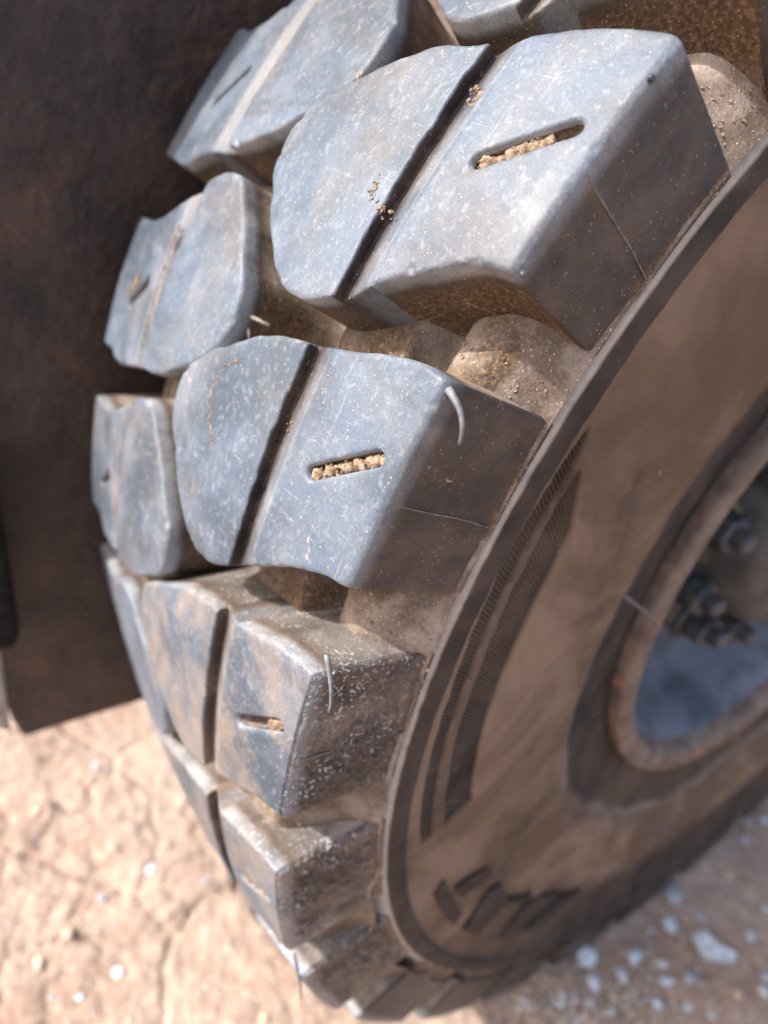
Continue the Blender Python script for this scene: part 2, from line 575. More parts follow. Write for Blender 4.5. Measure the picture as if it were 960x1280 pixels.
# -- carcass floor
th = theta_grid(-112, 66, 0.22, 1.0)
v_ = np.concatenate([np.linspace(-0.56, -0.44, 26)[:-1], np.linspace(-0.44, -0.14, 58)[:-1], np.linspace(-0.14, 0.0, 52)])
TH, V = np.meshgrid(th, v_, indexing='ij')
R = floor_r(TH, V)
T = np.radians(TH)
R = R + 0.0016 * fbm(np.cos(T) * 30, V * 30, np.sin(T) * 30, 4, 3) * sstep(0, -0.02, V) + 0.0006 * np.maximum(0, fbm(np.cos(T) * 110, V * 110, np.sin(T) * 110, 3, 8)) * sstep(0, -0.02, V)
vv = np.stack([R * np.cos(T), V, R * np.sin(T)], -1).reshape(-1, 3) * S
one = np.ones(R.size)
me = raw_mesh('tyre', vv, grid_faces(len(th), len(v_), True), attrs={'wear': one * 0, 'depth': np.clip(0.80 + 0.35 * fbm(np.cos(T) * 12, V * 25, np.sin(T) * 12, 3, 44) + 0.2 * sstep(-.05, 0, V), 0.35, 1).ravel(), 'flank': one * 0.25, 'edge': one * 0})
tyre = put('tyre', me, M_TREAD, wheel, AX)

# -- sidewall, ring band to bead
PR = np.array([(0.870, -0.014), (0.8620, -0.0045), (0.8570, -0.0010), (0.8540, 0.0022), (0.852, 0.0034), (0.846, 0.0038), (0.836, 0.0036), (0.832, 0.0028), (0.8300, 0.0008), (0.8275, -0.0022), (0.822, -0.0032),
               (0.80, -0.0035), (0.77, -0.0035), (0.74, -0.004), (0.70, -0.003), (0.66, -0.004), (0.625, -0.008), (0.60, -0.011), (0.575, -0.016), (0.55, -0.026),
               (0.525, -0.036), (0.50, -0.043), (0.475, -0.048), (0.45, -0.052), (0.42, -0.06)])


def side_y(r):
    return np.interp(r, PR[::-1, 0], PR[::-1, 1])


# outline of the two sunken serrated bands: (angle, outer radius, inner radius)
BAND_O = np.array([(24.2, .813, .8125), (23.0, .8165, .804), (20.3, .820, .7985), (16.2, .823, .8005), (10.6, .820, .798), (4.4, .8155, .7955), (-2.0, .8135, .794), (-6.0, .812, .792), (-12.6, .807, .789)])
BAND_I = np.array([(21.6, .7905, .790), (20.8, .792, .778), (19.3, .793, .766), (17.4, .7935, .7505), (14.0, .7925, .747), (10.0, .7905, .746), (5.0, .787, .7455), (0.0, .785, .744), (-5.0, .7795, .740), (-10.8, .7745, .735), (-12.0, .7735, .7725)])


def in_band(th, r, B, soft=0.0012):
    B = B[::-1]
    o_ = np.interp(th, B[:, 0], B[:, 1], left=0, right=0)
    i_ = np.interp(th, B[:, 0], B[:, 2], left=1, right=1)
    return np.clip((o_ - r) / soft, 0, 1) * np.clip((r - i_) / soft, 0, 1)


th = np.concatenate([np.arange(-140, -14, 0.3), np.arange(-14, 26, 0.11), np.arange(26, 50, 0.3), np.arange(50, 220, 1.0)])
r_ = np.concatenate([np.linspace(0.870, 0.83, 21)[:-1], np.linspace(0.83, 0.73, 92)[:-1], np.linspace(0.73, 0.42, 70)])
TH, R = np.meshgrid(th, r_, indexing='ij')
T = np.radians(TH)
Y = side_y(R)
inb = np.maximum(in_band(TH, R, BAND_O), in_band(TH, R, BAND_I))
Y = Y - 0.0055 * inb + 0.0012 * fbm(np.cos(T) * 14, R * 3, np.sin(T) * 14, 3, 12) * sstep(0.82, 0.8, R) + 0.0006 * fbm(np.cos(T) * 60 * R, 1.0, np.sin(T) * 60 * R, 3, 13)
ring = sstep(0.8275, 0.831, R) * sstep(0.8565, 0.854, R)
lower = sstep(-28, -70, TH) * sstep(-175, -120, TH) * sstep(0.635, 0.70, R + 0.02 * fbm(np.cos(T) * 9, R * 9, np.sin(T) * 9, 3, 15)) * 0.9
conc = sstep(0.59, 0.56, R + 0.03 * sstep(0, -50, TH) + 0.005 * fbm(np.cos(T) * 7, R * 7, np.sin(T) * 7, 3, 16)) * (1.0 - 0.45 * sstep(-25, -70, TH))
clean = np.maximum.reduce([ring * 0.95, lower, conc, inb * 0.78, 0.5 * ((R < np.interp(TH, BAND_O[::-1, 0], BAND_O[::-1, 2])) & (R > np.interp(TH, BAND_I[::-1, 0], BAND_I[::-1, 1])) & (TH < 21.5) & (TH > -12))])
vv = np.stack([R * np.cos(T), Y, R * np.sin(T)], -1).reshape(-1, 3) * S
me = raw_mesh('sidewall', vv, grid_faces(len(th), len(r_), True), attrs={'clean': clean.ravel(), 'pale': np.maximum(sstep(0.8545, 0.8565, R), 0.45 * sstep(0.012, 0.004, np.abs(R - 0.572 + 0.035 * sstep(0, -60, TH) + 0.004 * fbm(TH * .1, 0.0, 1.0, 3, 18))) * sstep(20, -20, TH) * (0.5 + 0.5 * fbm(TH * .15, R * 40, 0.0, 2, 19))).ravel()})
sidewall = put('sidewall', me, M_SIDE, tyre)
# inner sidewall of the far side
me = lathe('inner_sidewall', [(-0.56, 0.857), (-0.565, 0.84), (-0.56, 0.8), (-0.555, 0.65), (-0.53, 0.5), (-0.50, 0.42)])
for an, val in (('clean', 0.2),):
    a_ = me.attributes.new(an, 'FLOAT', 'POINT')
    a_.data.foreach_set('value', np.full(len(me.vertices), val, np.float32))
put('sidewall', me, M_SIDE, tyre)


def polar(th_deg, r, y):
    t = math.radians(th_deg)
    return Vector((r * math.cos(t), y, r * math.sin(t))) * S


# -- ribs inside the two bands (too fine to pick apart one by one: joined)
def ribs(B, t0, t1, step, slope, hgt):
    V_, F_ = [], []
    B = B[::-1]
    t = t0
    while t > t1:
        o_, i_ = np.interp(t, B[:, 0], B[:, 1]), np.interp(t, B[:, 0], B[:, 2])
        if o_ - i_ > 0.004:
            o_ -= 0.0018
            i_ += 0.0012
            wd = step * 0.33
            n0 = len(V_)
            for rr in (i_, o_):
                off = slope * (rr - i_)
                y = side_y(rr) - 0.0056
                for dt, dy in ((-wd, 0), (-wd * 0.4, hgt), (wd * 0.4, hgt), (wd, 0)):
                    V_.append(polar(t + off + dt, rr, y + dy))
            for k in range(3):
                F_.append((n0 + k, n0 + k + 1, n0 + 5 + k, n0 + 4 + k))
            F_.append((n0 + 3, n0 + 2, n0 + 1, n0))
            F_.append((n0 + 4, n0 + 5, n0 + 6, n0 + 7))
        t -= step
    me_ = raw_mesh('serration_ribs', V_, F_, False, {'clean': np.full(len(V_), 0.68)})
    return me_


for B, t0, t1, step, slope in ((BAND_O, 23.3, -12.4, 0.36, 40), (BAND_I, 21.2, -11.6, 0.40, 55)):
    o = put('serration_ribs', ribs(B, t0, t1, step, slope, 0.0024), M_SIDE, tyre)
    o['kind'] = 'stuff'

# -- raised lettering on the lower sidewall (strokes in angle/radius)
LET = [
    [[(-23.4, .796), (-22.3, .780), (-30.6, .777), (-31.2, .794)], [(-24.6, .766), (-25.8, .720), (-28.2, .716), (-27.2, .764)]],
    [[(-35.6, .788), (-32.7, .730), (-33.2, .713), (-38.6, .722), (-39.4, .784)], [(-34.4, .7205), (-38.9, .720), (-43.2, .697), (-44.4, .707), (-39.6, .7285)]],
    [[(-47.8, .782), (-46.4, .722), (-48.8, .693), (-53.6, .688), (-52.4, .71), (-51.0, .76)], [(-53.9, .765), (-55.2, .700), (-60.0, .688), (-59.0, .72), (-57.6, .768)]],
]
for strokes in LET:
    V_, F_ = [], []
    bm = bmesh.new()
    for st in strokes:
        ca, cr_ = sum(p[0] for p in st) / len(st), sum(p[1] for p in st) / len(st)
        st = [(ca + (a_ - ca) * 1.22, cr_ + (rr - cr_) * 1.08) for a_, rr in st]
        # subdivide the outline along the circle, prism of 3 mm
        pts = []
        for (a0, r0), (a1, r1) in zip(st, st[1:] + st[:1]):
            for k in range(6):
                f = k / 6
                pts.append((a0 + (a1 - a0) * f, r0 + (r1 - r0) * f))
        lo = [bm.verts.new(polar(a_, rr, side_y(rr) - 0.003)) for a_, rr in pts]
        hi = [bm.verts.new(polar(a_, rr, side_y(rr) + 0.0055)) for a_, rr in pts]
        bm.faces.new(hi)
        n_ = len(pts)
        for k in range(n_):
            bm.faces.new((lo[k], lo[(k + 1) % n_], hi[(k + 1) % n_], hi[k]))
    bmesh.ops.recalc_face_normals(bm, faces=bm.faces[:])
    me = bpy.data.meshes.new('raised_letter')
    bm.to_mesh(me)
    bm.free()
    a_ = me.attributes.new('clean', 'FLOAT', 'POINT')
    a_.data.foreach_set('value', np.full(len(me.vertices), 1.0, np.float32))
    put('raised_letter', me, M_SIDE, tyre)

# -- tread blocks: a signed distance field meshed with surface nets
OUT = spline([(-3.0, .14), (-3.0, .02), (-3.1, -.003), (-3.5, -.034), (-4.4, -.068), (-5.8, -.107), (-7.2, -.145), (-8.0, -.178), (-7.9, -.205), (-6.5, -.243), (-4.5, -.278), (-2.9, -.300), (-0.9, -.303),
              (0.7, -.283), (3.0, -.222), (4.1, -.183), (4.7, -.14), (5.4, -.10), (6.2, -.06), (6.6, -.02), (6.5, .015), (6.4, .14)], 6)
OUT = np.stack([np.radians(OUT[:, 0]), OUT[:, 1]], -1)


def poly_sdf(px, py, P):
    d = np.full(px.shape, 1e9)
    inside = np.zeros(px.shape, bool)
    for (x0, y0), (x1, y1) in zip(P, np.roll(P, -1, 0)):
        ex, ey = x1 - x0, y1 - y0
        wx, wy = px - x0, py - y0
        t = np.clip((wx * ex + wy * ey) / (ex * ex + ey * ey + 1e-12), 0, 1)
        d = np.minimum(d, (wx - ex * t) ** 2 + (wy - ey * t) ** 2)
        c1 = (y0 <= py) & (y1 > py) | (y1 <= py) & (y0 > py)
        if y1 != y0:
            inside ^= c1 & (px < x0 + (py - y0) / (y1 - y0) * ex)
    d = np.sqrt(d)
    return np.where(inside, -d, d)


def smax(a_, b_, k):
    h = np.clip(0.5 + 0.5 * (a_ - b_) / k, 0, 1)
    return b_ + (a_ - b_) * h + k * h * (1 - h)


def surface_nets(f, x0, y0, z0, h):
    ins = f < 0
    nx, ny, nz = f.shape
    corner = [(i, j, k) for i in (0, 1) for j in (0, 1) for k in (0, 1)]

    def sl(a_, c_):
        return a_[c_[0]:nx - 1 + c_[0], c_[1]:ny - 1 + c_[1], c_[2]:nz - 1 + c_[2]]
    cnt = sum(sl(ins, c_).astype(np.int8) for c_ in corner)
    act = (cnt > 0) & (cnt < 8)
    idx = np.argwhere(act)
    vid = np.full(act.shape, -1, np.int64)
    vid[act] = np.arange(len(idx))
    vals = {c_: f[idx[:, 0] + c_[0], idx[:, 1] + c_[1], idx[:, 2] + c_[2]] for c_ in corner}
    acc = np.zeros((len(idx), 3))
    num = np.zeros(len(idx))
    for c_ in corner:
        for ax in range(3):
            if c_[ax]:
                continue
            d_ = list(c_)
            d_[ax] = 1
            va, vb = vals[c_], vals[tuple(d_)]
            cr = (va < 0) != (vb < 0)
            t = np.where(cr, va / np.where(cr, va - vb, 1), 0)
            p = np.array(c_, float)[None, :].repeat(len(idx), 0)
            p[:, ax] = t
            acc += np.where(cr[:, None], p, 0)
            num += cr
    pos = (idx + acc / num[:, None]) * h + np.array([x0, y0, z0])
    quads = []
    for ax in range(3):
        b1, b2 = [(1, 2), (2, 0), (0, 1)][ax]
        s0 = [slice(1, -1)] * 3
        s1 = [slice(1, -1)] * 3
        s0[ax] = slice(0, f.shape[ax] - 1)
        s1[ax] = slice(1, f.shape[ax])
        A, Bm = ins[tuple(s0)], ins[tuple(s1)]
        e = np.argwhere(A != Bm)
        off = np.array([1, 1, 1])
        off[ax] = 0
        e = e + off
        flip = ~ins[e[:, 0], e[:, 1], e[:, 2]]
        q_ = []
        for d1, d2 in ((0, 0), (1, 0), (1, 1), (0, 1)):
            c_ = e.copy()
            c_[:, b1] -= d1
            c_[:, b2] -= d2
            q_.append(vid[c_[:, 0], c_[:, 1], c_[:, 2]])
        q_ = np.stack(q_, -1)
        q_[flip] = q_[flip][:, ::-1]
        quads.append(q_)
    F = np.concatenate(quads)
    return pos, F[(F >= 0).all(1)]


H = 0.0017
ux = np.arange(-0.185, 0.15, H)
vy = np.arange(-0.335, 0.094, H)
zz = np.arange(0.842, 1.012, H)
U2, V2 = np.meshgrid(ux, vy, indexing='ij')
D2 = poly_sdf(U2, V2, OUT)
SLOT_A, SLOT_B = (math.radians(0.1), -0.080), (math.radians(2.4), -0.030)


def slot_d(u, v, wdt=0.0062):
    ax_, ay_ = SLOT_A
    ex, ey = SLOT_B[0] - ax_, SLOT_B[1] - ay_
    t = np.clip(((u - ax_) * ex + (v - ay_) * ey) / (ex * ex + ey * ey), 0, 1)
    return np.hypot(u - ax_ - ex * t, v - ay_ - ey * t) - wdt


def lug_mesh(name, seed, mat, slot_depth=0.024, ext=0.0):
    U, V3, Z = U2[:, :, None], V2[:, :, None], zz[None, None, :]
    top = rtop(V3)
    n2 = 0.0022 * fbm(U2 * 26, V2 * 26, seed * 3.1, 3, 50 + seed)[:, :, None]
    n3 = 0.0007 * fbm(U2 * 8, V2 * 13, seed * 1.7, 2, 60 + seed)[:, :, None]
    fl = 0.06
    d1 = (D2[:, :, None] + n2 - np.clip(top - Z, 0, 1) * fl) * 0.985 - 0.012 * np.exp(-np.clip(Z - 0.878, 0, 1) / 0.012) * sstep(-0.03, -0.07, V3)
    d2 = Z - top - n3
    step = 0.0007 * sstep(0.0015, -0.0015, U - math.radians(0.9) - 0.1 * (Z - 0.9) * 0)
    ridge = 0.0008 * np.exp(-((U - math.radians(0.9) - 0.004 * np.sin(Z * 60)) / 0.0022) ** 2) * (Z < 0.97)
    d3 = V3 - ext - (-0.0060 + (0.975 - Z) * 0.038 - step + ridge)
    b_ = smax(d2, d3, 0.0062)
    b_ = smax(b_, d1, 0.0038)
    # circumferential groove: steep outer wall, sloping near wall
    gs = ((top - (-0.109 - V3) * 0.42) - Z) / 1.09
    g = np.maximum(np.maximum(-0.1385 - V3 - 0.15 * (top - Z) + 0.0012 * fbm(U2 * 60, V2 * 0, seed * 2.0, 3, 33)[:, :, None], V3 + 0.109), gs)
    b_ = smax(b_, -g, 0.0022)
    sd = np.maximum(slot_d(U2, V2)[:, :, None] - 0.06 * (Z - top), (top - slot_depth) - Z)
    b_ = smax(b_, -sd, 0.0025)
    cr_ = random.Random(seed * 7)
    for _ in range(9):
        pu, pv = OUT[cr_.randrange(len(OUT))]
        if pv > -0.01:
            pu, pv = cr_.uniform(-0.05, 0.1), ext - 0.005
        rr_ = cr_.uniform(0.002, 0.0048)
        pz = float(rtop(pv)) + rr_ * cr_.uniform(0.15, 0.55)
        pu += cr_.uniform(-.003, .003)
        a0, a1 = np.searchsorted(ux, (pu - 0.016, pu + 0.016))
        c0, c1_ = np.searchsorted(vy, (pv - 0.016, pv + 0.016))
        e0, e1 = np.searchsorted(zz, (pz - 0.016, pz + 0.016))
        w_ = (slice(a0, a1), slice(c0, c1_), slice(e0, e1))
        dd = np.sqrt((ux[a0:a1, None, None] - pu) ** 2 * cr_.uniform(.3, 1) + (vy[None, c0:c1_, None] - pv) ** 2 * cr_.uniform(.4, 1) + (zz[None, None, e0:e1] - pz) ** 2) - rr_
        b_[w_] = smax(b_[w_], -dd, 0.0022)
    b_ = np.maximum(b_, 0.846 + 0.0115 * sstep(-0.02, -0.012, V3) - Z)
    pos, F = surface_nets(b_.astype(np.float32), ux[0], vy[0], zz[0], H)
    u, v, z = pos.T
    ve = v - ext
    depth = rtop(v) - z
    wear = sstep(0.013, 0.004, depth) * sstep(-0.003, -0.0085, ve + 0.0015 * fbm(u * 40, v * 40, 0.0, 2, 70 + seed))
    flank = sstep(-0.0115, -0.0075, ve)
    pdist = -np.array(poly_sdf(u, v, OUT))
    edge = sstep(0.0, 0.004, depth) * sstep(0.02, 0.009, depth) * (1 - flank * 0.4)
    groove = sstep(-0.143, -0.139, v) * sstep(-0.106, -0.110, v) * sstep(0.001, 0.004, depth)
    edge = np.where(groove > 0.2, 0.3 * sstep(-0.132, -0.120, v), edge)
    wear = np.where(groove > 0.2, 0.5 * sstep(-0.135, -0.125, v), wear)
    insl = sstep(0.002, -0.001, slot_d(u, v)) * sstep(0.004, 0.01, depth)
    dirt = np.clip((depth - 0.012) / 0.085, 0, 1) * (1 - flank) * 0.98
    dirt = np.where(depth > 0.1, np.maximum(dirt, sstep(0.1, 0.125, depth) * 0.8), dirt)
    dirt = np.maximum(dirt * (1 - (groove > .2)), insl * 0.85)
    fine = 0.00012 * fbm(u * 120, v * 120, z * 120, 3, 80 + seed)
    z = z + fine * (1 - flank)
    v = v + (0.0021 * np.maximum(-0.2, fbm(u * 170, z * 170, 3.0 + seed, 2, 90 + seed)) if mat is M_TREAD_P else 0.0005 * fbm(u * 95, z * 95, 3.0 + seed, 3, 90 + seed)) * flank * sstep(0.006, 0.018, depth) * sstep(0.004, 0.014, pdist) * sstep(0.862, 0.872, z)
    p3 = np.stack([z * np.cos(u), v, z * np.sin(u)], -1) * S
    me_ = raw_mesh(name, p3, F, True, {'wear': wear, 'depth': dirt, 'flank': flank, 'edge': edge})
    me_.materials.append(mat)
    return me_


LUGS = [lug_mesh('tread_block', s, M_TREAD) for s in (1, 2, 3)]
LUGS_FAR = [lug_mesh('tread_block', s, M_TREAD, 0.024, 0.046) for s in (5, 6)]
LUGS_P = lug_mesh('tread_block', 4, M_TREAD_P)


def lug_matrix(th_deg, far):
    mt = Matrix.Rotation(-math.radians(th_deg), 4, 'Y')
    if far:
        mt = Matrix.Translation((0, -0.552 * S, 0)) @ mt @ Matrix.Rotation(math.pi, 4, 'X')
    return mt


near = []
for k in range(26):
    thc = NEAR_C + PITCH - k * PITCH + {1: 0.3, 3: -0.6, 4: -1.3, 5: -1.8, 6: -2.2, 7: -2.4}.get(k, 0)
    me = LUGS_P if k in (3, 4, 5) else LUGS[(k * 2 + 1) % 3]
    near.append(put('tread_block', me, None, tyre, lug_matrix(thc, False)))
    put('tread_block', LUGS_FAR[k % 2], None, tyre, lug_matrix(FAR_C + PITCH - k * PITCH, True))


# dry soil stuck in slots and grooves, whiskers left from the mould
def blob_mesh(name, pts, rads, seed, sub=2, squash=(1, 1, 1)):
    bm = bmesh.new()
    for i, (p, r0) in enumerate(zip(pts, rads)):
        g_ = bmesh.ops.create_icosphere(bm, subdivisions=sub, radius=1)
        P_ = np.array([v.co[:] for v in g_['verts']])
        n_ = 1 + 0.35 * fbm(P_[:, 0] * 1.7 + i * 5.3, P_[:, 1] * 1.7, P_[:, 2] * 1.7 + seed, 3, seed)
        for v, k_ in zip(g_['verts'], n_):
            v.co = Vector(p) + Vector((v.co.x * squash[0], v.co.y * squash[1], v.co.z * squash[2])) * float(k_) * r0
    me_ = bpy.data.meshes.new(name)
    bm.to_mesh(me_)
    bm.free()
    me_.polygons.foreach_set('use_smooth', [True] * len(me_.polygons))
    return me_


def on_lug(c, rel, v, lift=0.0):
    return polar(c + rel, float(rtop(v)) + lift, v)


def slot_fill(c, t0, t1, seed, lift, name='soil_plug'):
    pts, rd = [], []
    for t in np.linspace(t0, t1, 11):
        a_ = 0.1 + 2.3 * t
        v = -0.080 + 0.050 * t
        pts.append(on_lug(c, a_ + random.uniform(-.08, .08), v, lift - .0035 + random.uniform(-.002, .001)))
        rd.append(0.0062 * S)
        for _ in range(8):
            pts.append(on_lug(c, a_ + random.uniform(-.2, .2), v + random.uniform(-.0055, .0055), lift + random.uniform(-.003, .001)))
            rd.append(random.choice((.0006, .0008, .001, .0013, .0022)) * random.uniform(.8, 1.2) * S)
    put(name, blob_mesh(name, pts, rd, seed, 1), M_SOIL, tyre)


c1 = NEAR_C + 0.3
slot_fill(c1, 0.0, 0.72, 3, -0.0045)
slot_fill(NEAR_C - PITCH, 0.0, 1.0, 5, -0.006)
slot_fill(NEAR_C - 2 * PITCH - 0.6, 0.72, 1.0, 9, -0.006)
slot_fill(NEAR_C - 3 * PITCH - 1.3, 0.0, 1.0, 10, -0.005)


def clod(c, rel, v, n, spread, size, lift, seed):
    pts, rd = [], []
    for _ in range(n * 5):
        a_ = rel + random.gauss(0, spread * 57.3)
        vv_ = v + random.gauss(0, spread)
        pts.append(on_lug(c, a_, vv_, lift + random.uniform(-.002, .002)))
        rd.append(random.uniform(.2, .65) * size * S)
    put('soil_clod', blob_mesh('soil_clod', pts, rd, seed, 1), M_SOIL, tyre)


clod(c1, 2.6, -0.118, 16, 0.0045, 0.0035, -0.006, 11)
clod(c1, -2.2, -0.127, 8, 0.003, 0.0028, -0.014, 12)
clod(c1 - PITCH, 0.7, -0.121, 14, 0.0042, 0.0032, -0.010, 13)


def whisker(p0, p1, bend, r0):
    p0, p1 = Vector(p0), Vector(p1)
    pts = [p0.lerp(p1, t) + Vector(bend) * math.sin(t * math.pi) for t in np.linspace(0, 1, 9)]
    put('mould_whisker', tube('mould_whisker', pts, [r0 * (1.0 - 0.6 * t) for t in np.linspace(0, 1, 9)], 8), M_WHISK, tyre)


k = S
whisker(polar(22.6, .973, -.006), polar(21.0, .962, .016), (.0, .004, .002), .0029 * k)
whisker(polar(9.8, .973, -.006), polar(7.2, .967, .011), (0, .003, 0), .0023 * k)
whisker(polar(-15.6, .972, -.002), polar(-20, .985, .012), (0, .003, 0), .0022 * k)
whisker(polar(9.4, .556, -.036), polar(4.5, .470, -.012), (0, .004, 0), .0026 * k)
whisker(polar(-78, .582, -.018), polar(-89, .66, 0.004), (0, .004, 0), .0024 * k)
for rel, v in ((4.9, -.006), (-3.0, .000)):
    put('whisker_stub', blob_mesh('whisker_stub', [on_lug(c1, rel, v, -.001)], [.0026 * S], 4, 2), M_NUT, tyre)

def smear(path, wdt, n, seed, size=.0013):
    P_ = spline(path, 12)
    pts, rd = [], []
    for _ in range(n):
        a_, v = P_[rng.integers(len(P_))] + rng.normal(0, 1, 2) * (wdt * 57.3, wdt)
        pts.append(polar(a_, float(rtop(v)), v))
        rd.append(random.uniform(.35, 1) * size * S)
    put('soil_smear', blob_mesh('soil_smear', pts, rd, seed, 1), M_SOIL, tyre)


smear([(18.6, -.212), (17.5, -.232), (16.2, -.238), (15.1, -.23), (14.1, -.212)], .0012, 90, 21)
smear([(28.3, -.156), (27.8, -.155), (27.5, -.140), (27.3, -.122)], .0018, 60, 22)
smear([(22.2, -.434), (20.7, -.434), (17.8, -.431), (14.8, -.425)], .0016, 150, 23)
smear([(17.8, -.505), (17.2, -.52), (16.4, -.535)], .004, 120, 24)


def seam(path, r0=.0007):
    P_ = [polar(*p) for p in path]
    P_ = [Vector(p) for p in spline([tuple(p) for p in P_], 8)]
    put('mould_seam', tube('mould_seam', P_, [r0 * S * random.uniform(.7, 1.2) for _ in P_], 6), M_SEAM, tyre)


for c_, dv in ((NEAR_C + .3, 0), (NEAR_C - PITCH, 0), (NEAR_C - 2 * PITCH - .6, .2)):
    seam([(c_ + 1.3 + dv, float(rtop(-.02)) + .0001, -.0205), (c_ + 1.2 + dv, .9735, -.0105),
          (c_ + 1.1 + dv, .968, -.0052), (c_ + 1.0 + dv, .93, -.0038), (c_ + .95 + dv, .90, -.0027), (c_ + .7 + dv, .86, -.0012)])

# crumbs of soil lying in the gaps of the tread
V_, F_ = [], []
oct_v = np.array([(1, 0, 0), (-1, 0, 0), (0, 1, 0), (0, -1, 0), (0, 0, 1), (0, 0, -1)], float)
oct_f = np.array([(0, 2, 4), (2, 1, 4), (1, 3, 4), (3, 0, 4), (2, 0, 5), (1, 2, 5), (3, 1, 5), (0, 3, 5)])
cand = 42000
ct = rng.uniform(-75, 62, cand)
cv = rng.uniform(-0.30, 0.004, cand)
dens = 0.5 + 0.5 * fbm(ct * 0.5, cv * 40, 0.0, 3, 91)
g = (ct - (NEAR_C - PITCH / 2) + PITCH / 2) % PITCH - PITCH / 2
ok = (np.abs(g) < 3.2) & (rng.uniform(0, 1, cand) < np.clip(dens * 1.9 - 0.65, 0, 1) * (0.35 + 0.65 * sstep(0.5, -2.5, g)))
ct, cv = ct[ok], cv[ok]
cr = floor_r(ct, np.minimum(cv, 0))
size = rng.uniform(0.0005, 0.0018, len(ct)) * np.where(rng.uniform(0, 1, len(ct)) < 0.08, 1.9, 1)
for t, v, r0, s in zip(np.radians(ct), cv, cr, size):
    P_ = oct_v * rng.uniform(0.6, 1.3, (6, 1)) * s + rng.normal(0, 0.2 * s, (6, 3))
    F_.append(oct_f + len(V_) * 6)
    V_.append(P_ + np.array([(r0 + s * 0.2) * math.cos(t), v, (r0 + s * 0.2) * math.sin(t)]))
me = raw_mesh('soil_crumbs', np.concatenate(V_) * S, np.concatenate(F_), False)
put('soil_crumbs', me, M_SOIL, tyre)['kind'] = 'stuff'

# ------------------------------------------------------------------ rim
prof = [(-0.120, 0.438), (-0.052, 0.4455), (-0.040, 0.4465), (-0.034, 0.4455), (-0.0305, 0.442), (-0.0295, 0.436), (-0.030, 0.424), (-0.032, 0.415), (-0.037, 0.408), (-0.046, 0.403), (-0.060, 0.399)]
rim = put('rim', lathe('rim', prof, 400), M_FLANGE, wheel, AX)
prof = [(-0.060, 0.399), (-0.09, 0.384), (-0.14, 0.372), (-0.18, 0.352), (-0.205, 0.32), (-0.213, 0.28), (-0.20, 0.245), (-0.17, 0.235), (-0.15, 0.232)]
put('rim_well', lathe('rim_well', prof, 300), M_BARREL, rim)
prof = [(-0.15, 0.232), (-0.140, 0.228), (-0.137, 0.222), (-0.137, 0.165), (-0.130, 0.158), (-0.07, 0.148), (-0.055, 0.140), (-0.050, 0.125), (-0.050, 0.0005)]
put('hub', lathe('hub', prof, 200), M_HUB, rim)


def nut_mesh():
    bm = bmesh.new()
    def ringv(n, r0, y, ph=0):
        return [bm.verts.new((r0 * math.cos(2 * math.pi * k / n + ph) * S, y * S, r0 * math.sin(2 * math.pi * k / n + ph) * S)) for k in range(n)]
    def cap(n, specs, ph=0):
        rs = [ringv(n, r0, y, ph) for r0, y in specs]
        for a_, b_ in zip(rs[:-1], rs[1:]):
            for k in range(n):
                bm.faces.new((a_[k], a_[(k + 1) % n], b_[(k + 1) % n], b_[k]))
        bm.faces.new(rs[-1])
    cap(24, [(0.034, 0), (0.034, 0.006), (0.031, 0.009)])
    cap(6, [(0.027, 0.008), (0.027, 0.036), (0.024, 0.040)])
    cap(16, [(0.014, 0.039), (0.014, 0.056), (0.011, 0.060)])
    bmesh.ops.recalc_face_normals(bm, faces=bm.faces[:])
    me_ = bpy.data.meshes.new('wheel_nut')
    bm.to_mesh(me_)
    bm.free()
    return me_


NM = nut_mesh()
for k in range(10):
    a_ = 24 - 81 + k * 36
    p = polar(a_, 0.196, -0.137)
    put('wheel_nut', NM, M_NUT, rim, Matrix.Translation(p) @ Matrix.Rotation(random.uniform(0, 1), 4, 'Y') @ Matrix.Scale(1.22, 4))

# ------------------------------------------------------------------ twig caught between two blocks
tw = bpy.data.objects.new('twig', None)
C.objects.link(tw)
p0 = Vector((0, 0, AXLE * S)) + polar(20.8, 0.992, -0.276)
tw.location = p0
tag(tw, 'short pale forked twig caught on the wall of a tread block', 'twig')
a1 = Vector((0, 0, AXLE * S)) + polar(20.3, 0.985, -0.252) - p0
a2 = Vector((0, 0, AXLE * S)) + polar(20.4, 0.975, -0.231) - p0
a3 = Vector((0, 0, AXLE * S)) + polar(19.0, 0.978, -0.243) - p0
put('stem', tube('stem', [(0, 0, 0), a1 * 0.5 + Vector((.001, 0, .001)), a1, a2], [.0024 * S] * 3 + [.0015 * S], 6), M_TWIG, tw)
put('branch', tube('branch', [a1 * 0.6, a1 * 0.5 + a3 * 0.5, a3], [.002 * S, .0017 * S, .0012 * S], 6), M_TWIG, tw)

# ------------------------------------------------------------------ stones
STONE_MATS = [simple('pale_blue_stone', (0.36, 0.41, 0.47), (0.60, 0.64, 0.68), 50, 0.8, 0.4, 0.001),
              simple('grey_stone', (0.22, 0.24, 0.27), (0.40, 0.42, 0.45), 50, 0.8, 0.4, 0.001),
              simple('tan_stone', (0.42, 0.30, 0.21), (0.58, 0.45, 0.34), 50, 0.85, 0.4, 0.001)]


